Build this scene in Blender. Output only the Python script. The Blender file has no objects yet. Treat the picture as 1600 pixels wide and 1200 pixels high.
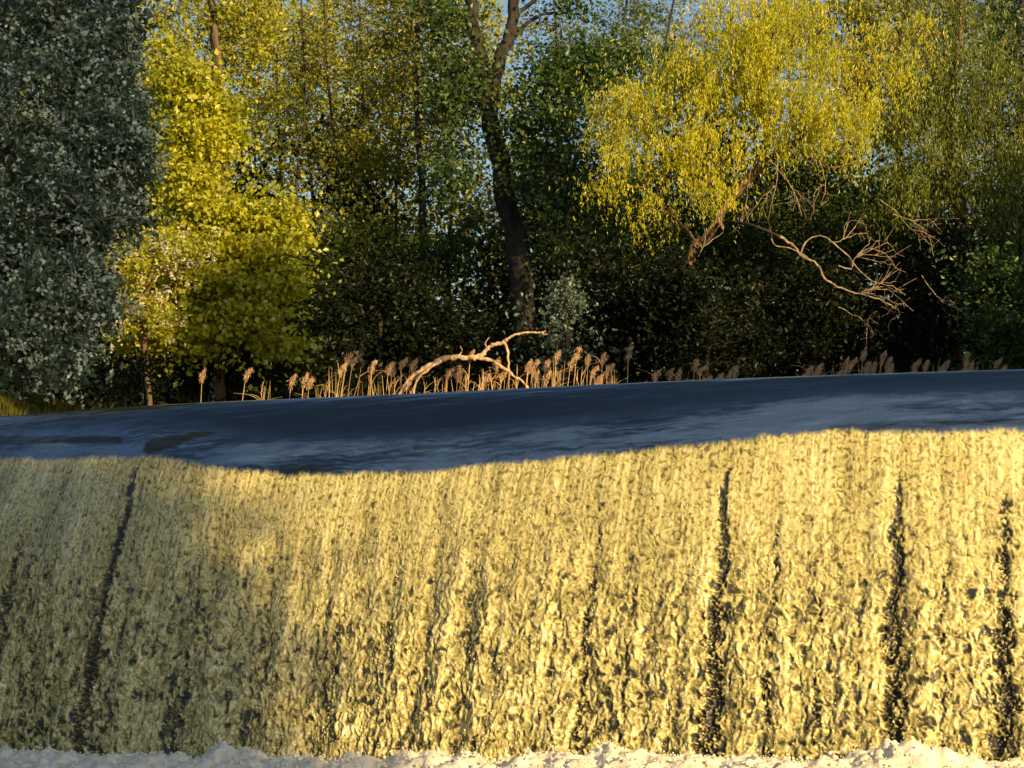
import bpy, math
import numpy as np
from mathutils import Vector, Matrix

# ------------------------------------------------------------------ camera, sky, sun, exposure
S = bpy.context.scene
COL = S.collection
F = 3465.0                                   # focal length in photo pixels (1600 wide)
CAMZ = 1.25
PITCH = math.atan(310.0 / F)
cam = bpy.data.objects.new('camera', bpy.data.cameras.new('camera'))
COL.objects.link(cam)
cam.location = (0, 0, CAMZ)
cam.rotation_euler = (math.radians(90) + PITCH, 0, 0)
cam.data.sensor_width = 36.0
cam.data.lens = 36.0 * F / 1600.0
cam.data.clip_start = 0.1
cam.data.clip_end = 2000
S.camera = cam

SUN_AZ = math.radians(34)      # from straight behind the camera towards the right
SUN_EL = math.radians(15)
sdir = Vector((math.sin(SUN_AZ) * math.cos(SUN_EL), -math.cos(SUN_AZ) * math.cos(SUN_EL), math.sin(SUN_EL)))
sl = bpy.data.lights.new('sun', 'SUN')
sl.energy = 4.8
sl.angle = math.radians(0.5)
sl.color = (1.0, 0.71, 0.31)
sun = bpy.data.objects.new('sun', sl)
sun.rotation_euler = sdir.to_track_quat('Z', 'Y').to_euler()
sun.location = (20, -20, 20)
COL.objects.link(sun)

W = bpy.data.worlds.new('World')
S.world = W
W.use_nodes = True
nt = W.node_tree
bg = nt.nodes['Background']
sky = nt.nodes.new('ShaderNodeTexSky')
sky.sky_type = 'NISHITA'
sky.sun_disc = False
sky.sun_elevation = SUN_EL
sky.sun_rotation = math.pi - SUN_AZ          # compass angle of the same direction
sky.ozone_density = 2.0
nt.links.new(sky.outputs[0], bg.inputs[0])
bg.inputs[1].default_value = 0.085
S.view_settings.view_transform = 'Standard'
S.view_settings.look = 'None'
S.view_settings.gamma = 1
S.view_settings.use_curve_mapping = False
S.view_settings.exposure = 0.62
S.cycles.max_bounces = 6
S.cycles.diffuse_bounces = 3
S.cycles.glossy_bounces = 3
S.cycles.transmission_bounces = 4
S.cycles.transparent_max_bounces = 4
S.cycles.use_denoising = True

# ------------------------------------------------------------------ helpers
cp, sp = math.cos(PITCH), math.sin(PITCH)


def at(px, py, depth):
    """photo pixel + distance along y -> world point"""
    dx = (px - 800) / F
    dz = (600 - py) / F
    y = cp - dz * sp
    z = sp + dz * cp
    k = depth / y
    return np.array([dx * k, depth, CAMZ + z * k])


def project(P):
    x, y, z = P[..., 0], P[..., 1], P[..., 2] - CAMZ
    fw = y * cp + z * sp
    up = -y * sp + z * cp
    return 800 + F * x / fw, 600 - F * up / fw


def hash2(ix, iy, seed):
    h = (ix.astype(np.int64) * 374761393 + iy.astype(np.int64) * 668265263 + seed * 2147483647) & 0xFFFFFFFF
    h = ((h ^ (h >> 13)) * 1274126177) & 0xFFFFFFFF
    h = ((h ^ (h >> 16)) * 2246822519) & 0xFFFFFFFF
    return ((h ^ (h >> 15)) & 0xFFFFFF) / float(0x1000000)


def vnoise(x, y, seed=0):
    """gradient noise, about -1..1"""
    ix = np.floor(x); iy = np.floor(y)
    fx = x - ix; fy = y - iy
    ux = fx * fx * fx * (fx * (fx * 6 - 15) + 10)
    uy = fy * fy * fy * (fy * (fy * 6 - 15) + 10)
    def g(a, b):
        t = hash2(ix + a, iy + b, seed) * 2 * np.pi
        return np.cos(t) * (fx - a) + np.sin(t) * (fy - b)
    a = g(0, 0) * (1 - ux) + g(1, 0) * ux
    b = g(0, 1) * (1 - ux) + g(1, 1) * ux
    return (a * (1 - uy) + b * uy) * 1.5


def fbm(x, y, seed=0, oct=4, gain=0.5):
    s = 0; a = 1; n = 0
    for i in range(oct):
        s = s + a * vnoise(x * 2 ** i + 17.3 * i, y * 2 ** i - 9.1 * i, seed + i)
        n += a; a *= gain
    return s / n


def worley(x, y, seed=0):
    """F1, F2 and a random number per cell"""
    idn = np.zeros(x.shape)
    ix = np.floor(x); iy = np.floor(y)
    f1 = np.full(x.shape, 9.0); f2 = np.full(x.shape, 9.0)
    for a in (-1, 0, 1):
        for b in (-1, 0, 1):
            cx = ix + a; cy = iy + b
            d = np.hypot(cx + hash2(cx, cy, seed) - x, cy + hash2(cx, cy, seed + 71) - y)
            f2 = np.minimum(f2, np.maximum(f1, d))
            idn = np.where(d < f1, hash2(cx, cy, seed + 33), idn)
            f1 = np.minimum(f1, d)
    return f1, f2, idn


def sstep(a, b, x):
    t = np.clip((x - a) / (b - a), 0, 1)
    return t * t * (3 - 2 * t)


def new_mesh(name, verts, faces, mat=None, parent=None, smooth=False, attrs=None):
    """faces: (n,k) int array, or list of such arrays"""
    me = bpy.data.meshes.new(name)
    verts = np.asarray(verts, dtype=np.float32)
    if isinstance(faces, np.ndarray):
        faces = [faces]
    faces = [f for f in faces if len(f)]
    loops = np.concatenate([f.ravel() for f in faces]).astype(np.int32)
    tot = np.concatenate([np.full(len(f), f.shape[1], dtype=np.int32) for f in faces])
    start = np.concatenate([[0], np.cumsum(tot)[:-1]]).astype(np.int32)
    me.vertices.add(len(verts)); me.vertices.foreach_set('co', verts.ravel())
    me.loops.add(len(loops)); me.loops.foreach_set('vertex_index', loops)
    me.polygons.add(len(tot))
    me.polygons.foreach_set('loop_start', start)
    me.polygons.foreach_set('loop_total', tot)
    me.polygons.foreach_set('use_smooth', np.full(len(tot), smooth, dtype=bool))
    for k, v in (attrs or {}).items():
        at_ = me.attributes.new(k, 'FLOAT', 'POINT')
        at_.data.foreach_set('value', np.asarray(v, dtype=np.float32).ravel())
    me.update(calc_edges=True)
    me.validate()
    o = bpy.data.objects.new(name, me)
    COL.objects.link(o)
    if mat:
        me.materials.append(mat)
    if parent:
        o.parent = parent
    return o


def grid_faces(nu, nv):
    i = np.arange(nu - 1)[:, None] * nv + np.arange(nv - 1)[None, :]
    i = i.ravel()
    return np.stack([i, i + nv, i + nv + 1, i + 1], 1)


def tag(o, label=None, cat=None, group=None, kind=None):
    if label: o['label'] = label
    if cat: o['category'] = cat
    if group: o['group'] = group
    if kind: o['kind'] = kind
    return o


def empty(name, loc, label, cat, group=None):
    o = bpy.data.objects.new(name, None)
    o.location = loc
    o.empty_display_size = 0.2
    COL.objects.link(o)
    return tag(o, label, cat, group)


# ------------------------------------------------------------------ materials
def mat_new(name):
    m = bpy.data.materials.new(name)
    m.use_nodes = True
    m.node_tree.nodes.clear()
    return m, m.node_tree.nodes, m.node_tree.links


def leaf_mat(name, c1, c2, c3=None, transl=0.35, gloss=0.12, rough=0.45, tcol=None):
    """leaf: colour varies leaf by leaf with 'tone', light passes through"""
    m, N, L = mat_new(name)
    out = N.new('ShaderNodeOutputMaterial')
    a = N.new('ShaderNodeAttribute'); a.attribute_name = 'tone'
    r = N.new('ShaderNodeValToRGB')
    r.color_ramp.elements[0].color = (*c1, 1)
    r.color_ramp.elements[1].color = (*c2, 1)
    if c3:
        e = r.color_ramp.elements.new(0.9); e.color = (*c2, 1)
        r.color_ramp.elements[2].color = (*c3, 1)
        r.color_ramp.elements[2].position = 0.97
    L.new(a.outputs['Fac'], r.inputs['Fac'])
    d = N.new('ShaderNodeBsdfDiffuse')
    t = N.new('ShaderNodeBsdfTranslucent')
    g = N.new('ShaderNodeBsdfGlossy'); g.inputs['Roughness'].default_value = rough
    L.new(r.outputs[0], d.inputs[0])
    mx = N.new('ShaderNodeMix'); mx.data_type = 'RGBA'; mx.blend_type = 'MULTIPLY'
    mx.inputs[0].default_value = 1
    L.new(r.outputs[0], mx.inputs[6])
    mx.inputs[7].default_value = (*(tcol or (1.5, 1.35, 0.5)), 1)
    L.new(mx.outputs[2], t.inputs[0])
    s1 = N.new('ShaderNodeMixShader'); s1.inputs[0].default_value = transl
    L.new(d.outputs[0], s1.inputs[1]); L.new(t.outputs[0], s1.inputs[2])
    s2 = N.new('ShaderNodeMixShader'); s2.inputs[0].default_value = gloss * 0.4
    L.new(s1.outputs[0], s2.inputs[1]); L.new(g.outputs[0], s2.inputs[2])
    L.new(s2.outputs[0], out.inputs[0])
    return m


def bark_mat(name, c1, c2, scale=9.0, rough=0.9):
    m, N, L = mat_new(name)
    out = N.new('ShaderNodeOutputMaterial')
    p = N.new('ShaderNodeBsdfPrincipled')
    tc = N.new('ShaderNodeTexCoord')
    mp = N.new('ShaderNodeMapping'); mp.inputs['Scale'].default_value = (1, 1, 0.25)
    n = N.new('ShaderNodeTexNoise'); n.inputs['Scale'].default_value = scale; n.inputs['Detail'].default_value = 6
    r = N.new('ShaderNodeValToRGB')
    r.color_ramp.elements[0].position = 0.35; r.color_ramp.elements[0].color = (*c1, 1)
    r.color_ramp.elements[1].position = 0.68; r.color_ramp.elements[1].color = (*c2, 1)
    b = N.new('ShaderNodeBump'); b.inputs['Strength'].default_value = 0.8; b.inputs['Distance'].default_value = 0.03
    L.new(tc.outputs['Object'], mp.inputs[0]); L.new(mp.outputs[0], n.inputs['Vector'])
    L.new(n.outputs[0], r.inputs[0]); L.new(r.outputs[0], p.inputs['Base Color'])
    L.new(n.outputs[0], b.inputs['Height']); L.new(b.outputs[0], p.inputs['Normal'])
    p.inputs['Roughness'].default_value = rough
    L.new(p.outputs[0], out.inputs[0])
    return m


def ramp_node(N, fac_out, L, stops):
    r = N.new('ShaderNodeValToRGB')
    el = r.color_ramp.elements
    el[0].position = stops[0][0]; el[0].color = (*stops[0][1], 1)
    el[1].position = stops[-1][0]; el[1].color = (*stops[-1][1], 1)
    for p, c in stops[1:-1]:
        e = el.new(p); e.color = (*c, 1)
    L.new(fac_out, r.inputs[0])
    return r


def fall_mat():
    m, N, L = mat_new('falling_water')
    out = N.new('ShaderNodeOutputMaterial')
    foam = N.new('ShaderNodeAttribute'); foam.attribute_name = 'foam'      # density of the white water
    gl = N.new('ShaderNodeAttribute'); gl.attribute_name = 'glassy'       # 1 on the smooth lip
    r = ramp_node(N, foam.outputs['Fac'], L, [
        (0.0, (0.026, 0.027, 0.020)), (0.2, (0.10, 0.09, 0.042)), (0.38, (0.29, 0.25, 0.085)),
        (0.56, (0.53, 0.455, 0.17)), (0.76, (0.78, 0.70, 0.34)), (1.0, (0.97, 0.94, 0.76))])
    p = N.new('ShaderNodeBsdfPrincipled')
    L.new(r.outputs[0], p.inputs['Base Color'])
    p.inputs['Roughness'].default_value = 0.35
    p.inputs['IOR'].default_value = 1.4
    p.inputs['Coat Weight'].default_value = 0.8
    p.inputs['Coat Roughness'].default_value = 0.07
    p.inputs['Coat IOR'].default_value = 1.33
    n2 = N.new('ShaderNodeTexNoise'); n2.inputs['Scale'].default_value = 70; n2.inputs['Detail'].default_value = 4
    tc2 = N.new('ShaderNodeTexCoord'); L.new(tc2.outputs['Object'], n2.inputs['Vector'])
    b2 = N.new('ShaderNodeBump'); b2.inputs['Strength'].default_value = 0.6; b2.inputs['Distance'].default_value = 0.008
    L.new(n2.outputs[0], b2.inputs['Height']); L.new(b2.outputs[0], p.inputs['Coat Normal'])
    g = N.new('ShaderNodeBsdfPrincipled')
    mk = N.new('ShaderNodeAttribute'); mk.attribute_name = 'milk_sheen'          # air in the lip water, plus sky sheen painted into colour and IOR
    gr_ = ramp_node(N, mk.outputs['Fac'], L, [(0, (0.002, 0.005, 0.010)), (0.5, (0.008, 0.019, 0.05)), (1, (0.035, 0.07, 0.16))])
    refl_ = N.new('ShaderNodeAttribute'); refl_.attribute_name = 'tree_refl'        # reflections of dark trees, painted into the lip colour
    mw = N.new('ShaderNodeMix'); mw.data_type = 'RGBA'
    L.new(refl_.outputs['Fac'], mw.inputs[0]); L.new(gr_.outputs[0], mw.inputs[6]); mw.inputs[7].default_value = (0.011, 0.012, 0.004, 1)
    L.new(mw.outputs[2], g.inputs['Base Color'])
    io = N.new('ShaderNodeMapRange'); io.inputs['To Min'].default_value = 1.62; io.inputs['To Max'].default_value = 2.7
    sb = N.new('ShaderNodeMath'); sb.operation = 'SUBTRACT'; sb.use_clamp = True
    L.new(mk.outputs['Fac'], sb.inputs[0]); L.new(refl_.outputs['Fac'], sb.inputs[1])
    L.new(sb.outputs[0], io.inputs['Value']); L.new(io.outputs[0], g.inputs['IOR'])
    rg_ = N.new('ShaderNodeMapRange'); rg_.inputs['To Min'].default_value = 0.08; rg_.inputs['To Max'].default_value = 0.3
    L.new(mk.outputs['Fac'], rg_.inputs['Value']); L.new(rg_.outputs[0], g.inputs['Roughness'])
    n = N.new('ShaderNodeTexNoise'); n.inputs['Scale'].default_value = 40; n.inputs['Detail'].default_value = 3
    tc = N.new('ShaderNodeTexCoord')
    L.new(tc.outputs['Object'], n.inputs['Vector'])
    b = N.new('ShaderNodeBump'); b.inputs['Strength'].default_value = 0.25; b.inputs['Distance'].default_value = 0.004
    L.new(n.outputs[0], b.inputs['Height'])
    L.new(b.outputs[0], g.inputs['Normal'])
    mx = N.new('ShaderNodeMixShader')
    L.new(gl.outputs['Fac'], mx.inputs[0])
    L.new(p.outputs[0], mx.inputs[1]); L.new(g.outputs[0], mx.inputs[2])
    L.new(mx.outputs[0], out.inputs[0])
    return m


def simple_mat(name, col, rough=0.6, col2=None, scale=5.0, bump=0.0, ior=1.45, sss=0.0):
    m, N, L = mat_new(name)
    out = N.new('ShaderNodeOutputMaterial')
    p = N.new('ShaderNodeBsdfPrincipled')
    p.inputs['Base Color'].default_value = (*col, 1)
    p.inputs['Roughness'].default_value = rough
    p.inputs['IOR'].default_value = ior
    if sss:
        p.inputs['Subsurface Weight'].default_value = sss
        p.inputs['Subsurface Radius'].default_value = (0.05, 0.04, 0.03)
    if col2 or bump:
        tc = N.new('ShaderNodeTexCoord')
        n = N.new('ShaderNodeTexNoise'); n.inputs['Scale'].default_value = scale; n.inputs['Detail'].default_value = 8
        L.new(tc.outputs['Object'], n.inputs['Vector'])
        if col2:
            r = ramp_node(N, n.outputs[0], L, [(0.38, col), (0.62, col2)])
            L.new(r.outputs[0], p.inputs['Base Color'])
        if bump:
            b = N.new('ShaderNodeBump'); b.inputs['Strength'].default_value = 1.0; b.inputs['Distance'].default_value = bump
            L.new(n.outputs[0], b.inputs['Height']); L.new(b.outputs[0], p.inputs['Normal'])
    L.new(p.outputs[0], out.inputs[0])
    return m


M_FALL = fall_mat()
M_RIVER = simple_mat('river_water', (0.01, 0.018, 0.015), 0.05, scale=3.0, bump=0.01, ior=1.33)
M_FOAM = simple_mat('pool_foam', (0.84, 0.74, 0.56), 0.5, col2=(0.93, 0.88, 0.74), scale=9, bump=0.02, sss=0.0)
M_DROP = simple_mat('droplets', (0.85, 0.78, 0.52), 0.15, ior=1.33)
M_GROUND = simple_mat('soil', (0.025, 0.02, 0.01), 0.95, col2=(0.05, 0.06, 0.018), scale=2.5, bump=0.05)
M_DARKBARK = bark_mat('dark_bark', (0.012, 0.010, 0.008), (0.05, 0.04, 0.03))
M_BARK = bark_mat('brown_bark', (0.05, 0.035, 0.02), (0.15, 0.10, 0.06))
M_PALEBARK = bark_mat('pale_bark', (0.14, 0.10, 0.07), (0.50, 0.38, 0.25), 18)
M_WILLOWBARK = bark_mat('willow_bark', (0.03, 0.02, 0.012), (0.26, 0.15, 0.09), 16)
M_DRIFT = bark_mat('bleached_wood', (0.26, 0.15, 0.08), (0.80, 0.58, 0.36), 22)
M_REED = bark_mat('dry_reed_straw', (0.46, 0.29, 0.11), (0.80, 0.58, 0.28), 20)
M_PLUME = leaf_mat('reed_plume', (0.42, 0.26, 0.15), (0.82, 0.62, 0.42), transl=0.3, gloss=0, tcol=(1.2, 1, 0.7))

# ------------------------------------------------------------------ terrain, river, pool
UP = 2.69                                        # upstream water level
# lip of the weir in plan, from the photograph: (photo x, crest y)
CR = np.array([(-700, 706), (-400, 684), (-200, 667), (0, 651), (150, 639), (300, 629), (450, 623), (600, 618), (775, 609), (950, 600),
               (1130, 592), (1300, 586), (1450, 581), (1600, 577), (1800, 572), (2300, 563)], float)
cxs = np.linspace(-700, 2300, 601)
cys = np.interp(cxs, CR[:, 0], CR[:, 1])
k = np.ones(61) / 61
pad = np.concatenate([cys[0] + (cys[0] - cys[30:0:-1]), cys, cys[-1] + (cys[-1] - cys[-2:-32:-1])])
cys = np.convolve(pad, k, 'valid')
# depth so that a point at height UP lands on cys
dz = (600 - cys) / F
tanv = (sp + dz * cp) / (cp - dz * sp)
cd = (UP - CAMZ) / tanv
crest = np.stack([(cxs - 800) / F * (cd / (cp - dz * sp)), cd], 1)
seg = np.hypot(*np.diff(crest, axis=0).T)
arc = np.concatenate([[0], np.cumsum(seg)])


def crest_at(s):
    return np.stack([np.interp(s, arc, crest[:, 0]), np.interp(s, arc, crest[:, 1])], -1)


def crest_y(x):
    return np.interp(x, crest[:, 0], crest[:, 1])


gx = np.concatenate([np.linspace(-260, -30, 24), np.linspace(-28, 34, 125), np.linspace(36, 260, 24)])
gy = np.concatenate([np.linspace(-160, -10, 16), np.linspace(-8, 90, 197), np.linspace(94, 420, 24)])
GX, GY = np.meshgrid(gx, gy, indexing='ij')


def ground_z(X, Y):
    n = fbm(X * 0.15, Y * 0.15, 5, 4) * 1.0 + fbm(X * 0.7, Y * 0.7, 15, 3) * 0.18
    cy = crest_y(X)
    up = sstep(cy + 0.9, cy + 2.2, Y)                       # river bed above / below the weir
    bed = -1.0 * (1 - up) + 1.9 * up
    left = -3.4 - sstep(17, 22, Y) * 0.3 + sstep(24, 34, Y) * 1.0
    left = np.where(Y < 20, -9.0, left)
    right = 10.7 - 4.4 * sstep(12.2, 13.6, Y) * (1 - sstep(19, 28, Y))
    bank = np.maximum(sstep(left + 0.4, left - 2.2, X), sstep(right - 0.6, right + 2.5, X))
    bank = np.maximum(bank, sstep(34.2, 37.5, Y + 0.6 * vnoise(X * 0.4, X * 0, 3)))
    top = 3.35 + n * 0.35 + sstep(38, 60, Y) * 2.2 + sstep(60, 110, Y) * 6 + sstep(12, 30, np.abs(X)) * 0.8
    return bed * (1 - bank) + top * bank


GZ = ground_z(GX, GY)
ter = new_mesh('riverbank', np.stack([GX, GY, GZ], -1).reshape(-1, 3), grid_faces(len(gx), len(gy)), M_GROUND, smooth=True)
tag(ter, 'dark earth banks of the river under the trees', 'ground', kind='structure')

rx = np.linspace(-14, 14, 141); ry = np.linspace(0, 1, 60)
RX, RT = np.meshgrid(rx, ry, indexing='ij')
RY = crest_y(RX) + 0.25 + RT * 24
RZ = UP - 0.004 + 0.006 * fbm(RX * 1.2, RY * 1.2, 44)
riv = new_mesh('river', np.stack([RX, RY, RZ], -1).reshape(-1, 3), grid_faces(141, 60), M_RIVER, smooth=True)
tag(riv, 'still river water above the weir', 'river', kind='structure')
px_ = np.linspace(-16, 16, 161); PX, PT = np.meshgrid(px_, np.linspace(0, 1, 120), indexing='ij')
PY = -12 + PT * (crest_y(PX) + 0.2 + 12)
PZ = -0.30 + 0.02 * fbm(PX * 1.5, PY * 1.5, 61)
pool = new_mesh('pool', np.stack([PX, PY, PZ], -1).reshape(-1, 3), grid_faces(161, 120), M_RIVER, smooth=True)
tag(pool, 'churned pool below the weir', 'pool', kind='structure')

# ------------------------------------------------------------------ the falling sheet
s0, s1 = np.interp([-640, 2290], cxs, arc)
NU, NV = 2250, 560
su = np.linspace(s0, s1, NU)
C = crest_at(su)
T = np.gradient(C, su, axis=0)
ks = np.ones(121) / 121
T = np.stack([np.convolve(np.pad(T[:, i], 60, 'edge'), ks, 'valid') for i in (0, 1)], 1)
T /= np.linalg.norm(T, axis=1)[:, None]
D = np.stack([T[:, 1], -T[:, 0]], 1)                       # flow direction, towards the camera
# profile
K = 2.25
ou = np.concatenate([np.linspace(-0.5, 0, 20)[:-1], np.linspace(0, 1.16, 4000)])
dd = np.where(ou > 0, K * ou ** 2, 0)
al = np.concatenate([[0], np.cumsum(np.hypot(np.diff(ou), np.diff(dd)))])
vs = np.linspace(0, al[-1], NV)
o_v = np.interp(vs, al, ou); d_v = np.interp(vs, al, dd)
v_len = vs - np.interp(0, ou, al)                          # arc length below the crest
U, V = np.meshgrid(su, v_len, indexing='ij')
O = np.broadcast_to(o_v[None, :], U.shape); Dp = np.broadcast_to(d_v[None, :], U.shape)
B = np.empty(U.shape + (3,))
B[..., 0] = C[:, None, 0] + D[:, None, 0] * O
B[..., 1] = C[:, None, 1] + D[:, None, 1] * O
B[..., 2] = UP - Dp
PXp, PYp = project(B)
# where the glassy lip breaks into white water (photo x, y)
BR = np.array([(-330, 712), (0, 716), (120, 716), (235, 712), (260, 716), (330, 728), (450, 741), (600, 739), (700, 733), (800, 722), (900, 712),
               (1000, 705), (1100, 693), (1180, 683), (1260, 673), (1340, 671), (1420, 675), (1500, 673), (1600, 671), (1960, 668)], float)
byc = np.interp(PXp, BR[:, 0], BR[:, 1])
v0 = np.array([np.interp(0, (PYp[i] - byc[i])[20:], V[i, 20:]) for i in range(NU)])
v0 = v0 + 0.02 * vnoise(su * 2.2, su * 0, 3) + 0.012 * vnoise(su * 9, su * 0, 4) + 0.006 * vnoise(su * 30, su * 0, 4)
VB = V - v0[:, None]                                       # distance below the break line
foamy = sstep(-0.022, 0.035, VB + 0.016 * vnoise(U * 45, V * 20, 8) + 0.010 * vnoise(U * 16, V * 4, 9))
fall = np.clip(VB / 2.0, 0, 1)                             # 0 at break, 1 at the foot

# domain warp, then bags of water with bright rims
w1 = fbm(U * 7, V * 4, 21, 3); w2 = fbm(U * 7 + 5, V * 4 + 9, 22, 3)
w3 = fbm(U * 22, V * 15, 23, 2); w4 = fbm(U * 22 + 3, V * 15, 24, 2)
Uw = U + 0.05 * w1 + 0.020 * w3
Vw = V + 0.06 * w2 + 0.026 * w4
def rims(sc, st, seed):
    a, b, c = worley(Uw * sc, Vw * sc * st, seed)
    return np.clip((b - a), 0, 1), c
e1, c1 = rims(13.0, 0.62, 101)       # 8 cm bags
e2, c2 = rims(24.0, 0.66, 102)       # 4 cm
Ux = Uw + 0.010 * fbm(Uw * 22, Vw * 14, 25, 2); Vx = Vw + 0.016 * fbm(Uw * 22 + 7, Vw * 14, 26, 2)
n1 = vnoise(Ux * 17, Vx * 7.5, 111)
n2 = vnoise(Ux * 34 + 4, Vx * 16, 112)
n3 = vnoise(Ux * 64 + 9, Vx * 30, 113)
strand = vnoise(U * 38 + 0.6 * w1, V * 1.6, 141) * 0.6 + vnoise(U * 90, V * 3.5, 142) * 0.4   # threads drawn out along the flow
lane = vnoise(U * 5.5 + 0.25 * w1, V * 0.5, 143)
fil1 = np.exp(-((n1 - 0.05) / 0.09) ** 2)                     # rims of the bags: closed curls
fil2 = np.exp(-(n2 / 0.14) ** 2)
fil3 = np.exp(-(n3 / 0.2) ** 2)
soft1 = np.exp(-((n1 - 0.12) / 0.34) ** 2); soft2 = np.exp(-((n2 - 0.1) / 0.38) ** 2); soft3 = np.exp(-(n3 / 0.5) ** 2)   # rounded swell under the rims
grow = sstep(0.02, 0.85, fall)
hgt = (1 - grow) * (0.50 * fil3 + 0.35 * fil2) + grow * (0.36 * fil1 + 0.42 * fil2 + 0.28 * fil3)
relief = (1 - grow) * (0.4 * soft3 + 0.45 * soft2) + grow * (0.50 * soft1 + 0.36 * soft2 + 0.10 * soft3 + 0.12 * fil2 + 0.12 * fil1)
lum = fbm(U * 4.0, V * 1.6, 51, 4)                          # large clots
pit = fbm(Uw * 9, Vw * 6.0, 53, 3)

# grooves where the sheet splits: (top x, top y, bottom x, bottom y, width m, strength, start)
GR = [(245, 715, 118, 1170, 0.050, 1.25, 0.02), (30, 860, -40, 1170, 0.07, 0.75, 0.3), (940, 720, 900, 1170, 0.035, 0.62, 0.18),
      (1152, 690, 1100, 1170, 0.045, 1.15, 0.04), (1222, 700, 1190, 1170, 0.028, 0.6, 0.25), (1424, 690, 1385, 1170, 0.05, 1.0, 0.12),
      (1605, 690, 1568, 1170, 0.06, 0.85, 0.2), (560, 760, 520, 1170, 0.05, 0.42, 0.45), (1300, 760, 1275, 1170, 0.03, 0.42, 0.4),
      (340, 760, 262, 1170, 0.04, 0.5, 0.3), (1010, 760, 975, 1170, 0.03, 0.42, 0.4), (110, 760, 20, 1170, 0.04, 0.45, 0.2),
      (1500, 760, 1470, 1170, 0.03, 0.38, 0.3), (1750, 690, 1730, 1170, 0.05, 0.9, 0.1), (460, 760, 420, 1170, 0.03, 0.3, 0.4)]
groove = np.zeros_like(U)
for (xa, ya, xb, yb, wd, stg, st0) in GR:
    # column of the sheet this groove follows (the one that best fits both ends)
    colerr = []
    for i in range(0, NU, 6):
        ja = np.argmin(np.abs(PYp[i] - ya)); jb = np.argmin(np.abs(PYp[i] - yb))
        colerr.append(abs(PXp[i, ja] - xa) + abs(PXp[i, jb] - xb))
    u_c = su[np.argmin(colerr) * 6]
    wob = 0.035 * vnoise(V * 2.2, V * 0, int(xa) + 900) + 0.018 * vnoise(V * 9, V * 0 + 3, int(xa) + 901)
    wdt = wd * (0.42 + 1.15 * fall) * (1 + 0.5 * vnoise(V * 7, V * 0, int(xa) + 77))
    g = np.exp(-(((U - u_c - wob) / wdt) ** 2))
    g *= stg * sstep(st0 - 0.1, st0 + 0.15, fall) * (0.85 + 0.5 * vnoise(U * 12, V * 9, 88))
    groove = np.maximum(groove, g)

cellv = grow * (0.16 * (c1 - 0.5) + 0.12 * (c2 - 0.5) + 0.22 * n2 + 0.14 * n1) + (1 - grow) * (0.10 * n2 + 0.22 * n3) + 0.16 * n3
dens = 0.535 + 0.50 * (hgt - 0.34) * (0.65 + 0.75 * grow) + 0.75 * cellv + 0.12 * lum
dens += 0.05 * vnoise(U * 3.0, V * 2.0, 171) + 0.24 * strand * (1 - 0.55 * grow) + 0.10 * lane
hole = sstep(0.34, 0.66, -n1 + 0.55 * lum + 0.3 * (c1 - 0.5) - 0.25 * lane) + 0.8 * sstep(0.42, 0.72, -n2 + 0.5 * pit + 0.4 * lum - 0.2 * lane)
dens -= (0.02 + 0.34 * grow) * np.clip(hole, 0, 1) * (1 - 0.9 * fil2)
gcut = sstep(0.30, 0.85, groove * 1.05 + 0.55 * vnoise(U * 13 + w1, V * 19 + 2.5 * w3, 131) * np.minimum(1, groove * 3) + 0.15 * lum * groove)
gcut *= 1 - 0.75 * np.maximum(fil2, 0.5 * fil3) * sstep(0.05, 0.5, fall)
dens -= gcut * 0.52 + groove * 0.08
dens += 0.03 * (1 - grow)
dens = np.clip(dens, 0, 1)

# streaked ripples of the lip: long along the crest, short down the flow
Vs = V + 0.06 * U
Vs = Vs + 0.03 * fbm(U * 1.5, V * 3, 60, 3)
lip = 0.013 * fbm(U * 1.1, Vs * 7, 61, 3) + 0.005 * fbm(U * 3.2, Vs * 22, 62, 3) * sstep(0.08, 0.35, V)
lip += 0.0022 * fbm(U * 9, Vs * 50, 63, 3) * sstep(0.18, 0.42, V)
mr = 1 - np.abs(fbm(U * 1.3, Vs * 26 + 0.8 * fbm(U * 4, Vs * 12, 67, 2), 64, 4)) * 2.2
below = sstep(-0.42, -0.16, V - v0[:, None])
milk_sheen = np.clip(0.40 + 0.55 * np.clip(mr, 0, 1) ** 2 + 0.9 * fbm(U * 0.8, Vs * 7, 65, 3) + 0.3 * fbm(U * 7, Vs * 60, 66, 3), 0, 1) * below
milk_sheen = np.clip(milk_sheen + 0.12 + 0.20 * sstep(700, 1500, PXp) * sstep(0.05, 0.3, V) + 0.55 * (1 - sstep(0.015, 0.10, V)), 0, 1)  # crest edge raised as a painted sky reflection
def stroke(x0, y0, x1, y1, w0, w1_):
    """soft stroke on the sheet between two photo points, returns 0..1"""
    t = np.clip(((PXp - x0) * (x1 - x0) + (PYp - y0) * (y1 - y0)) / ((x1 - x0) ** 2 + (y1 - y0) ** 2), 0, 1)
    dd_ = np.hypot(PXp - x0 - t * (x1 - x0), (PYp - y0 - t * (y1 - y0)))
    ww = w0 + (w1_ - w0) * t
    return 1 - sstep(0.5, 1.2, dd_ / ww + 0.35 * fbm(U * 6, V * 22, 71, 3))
tree_refl = np.maximum.reduce([stroke(-120, 690, 185, 687, 11, 6), stroke(235, 700, 300, 682, 12, 7), stroke(300, 681, 335, 676, 7, 2),
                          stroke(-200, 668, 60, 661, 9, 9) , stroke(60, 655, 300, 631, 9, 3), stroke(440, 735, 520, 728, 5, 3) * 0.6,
                          stroke(650, 700, 715, 697, 5, 3) * 0.7, stroke(1300, 668, 1600, 660, 6, 5) * 0.5])  # olive strokes painted as tree reflections in the lip
lip *= sstep(0.0, 0.14, V)
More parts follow.
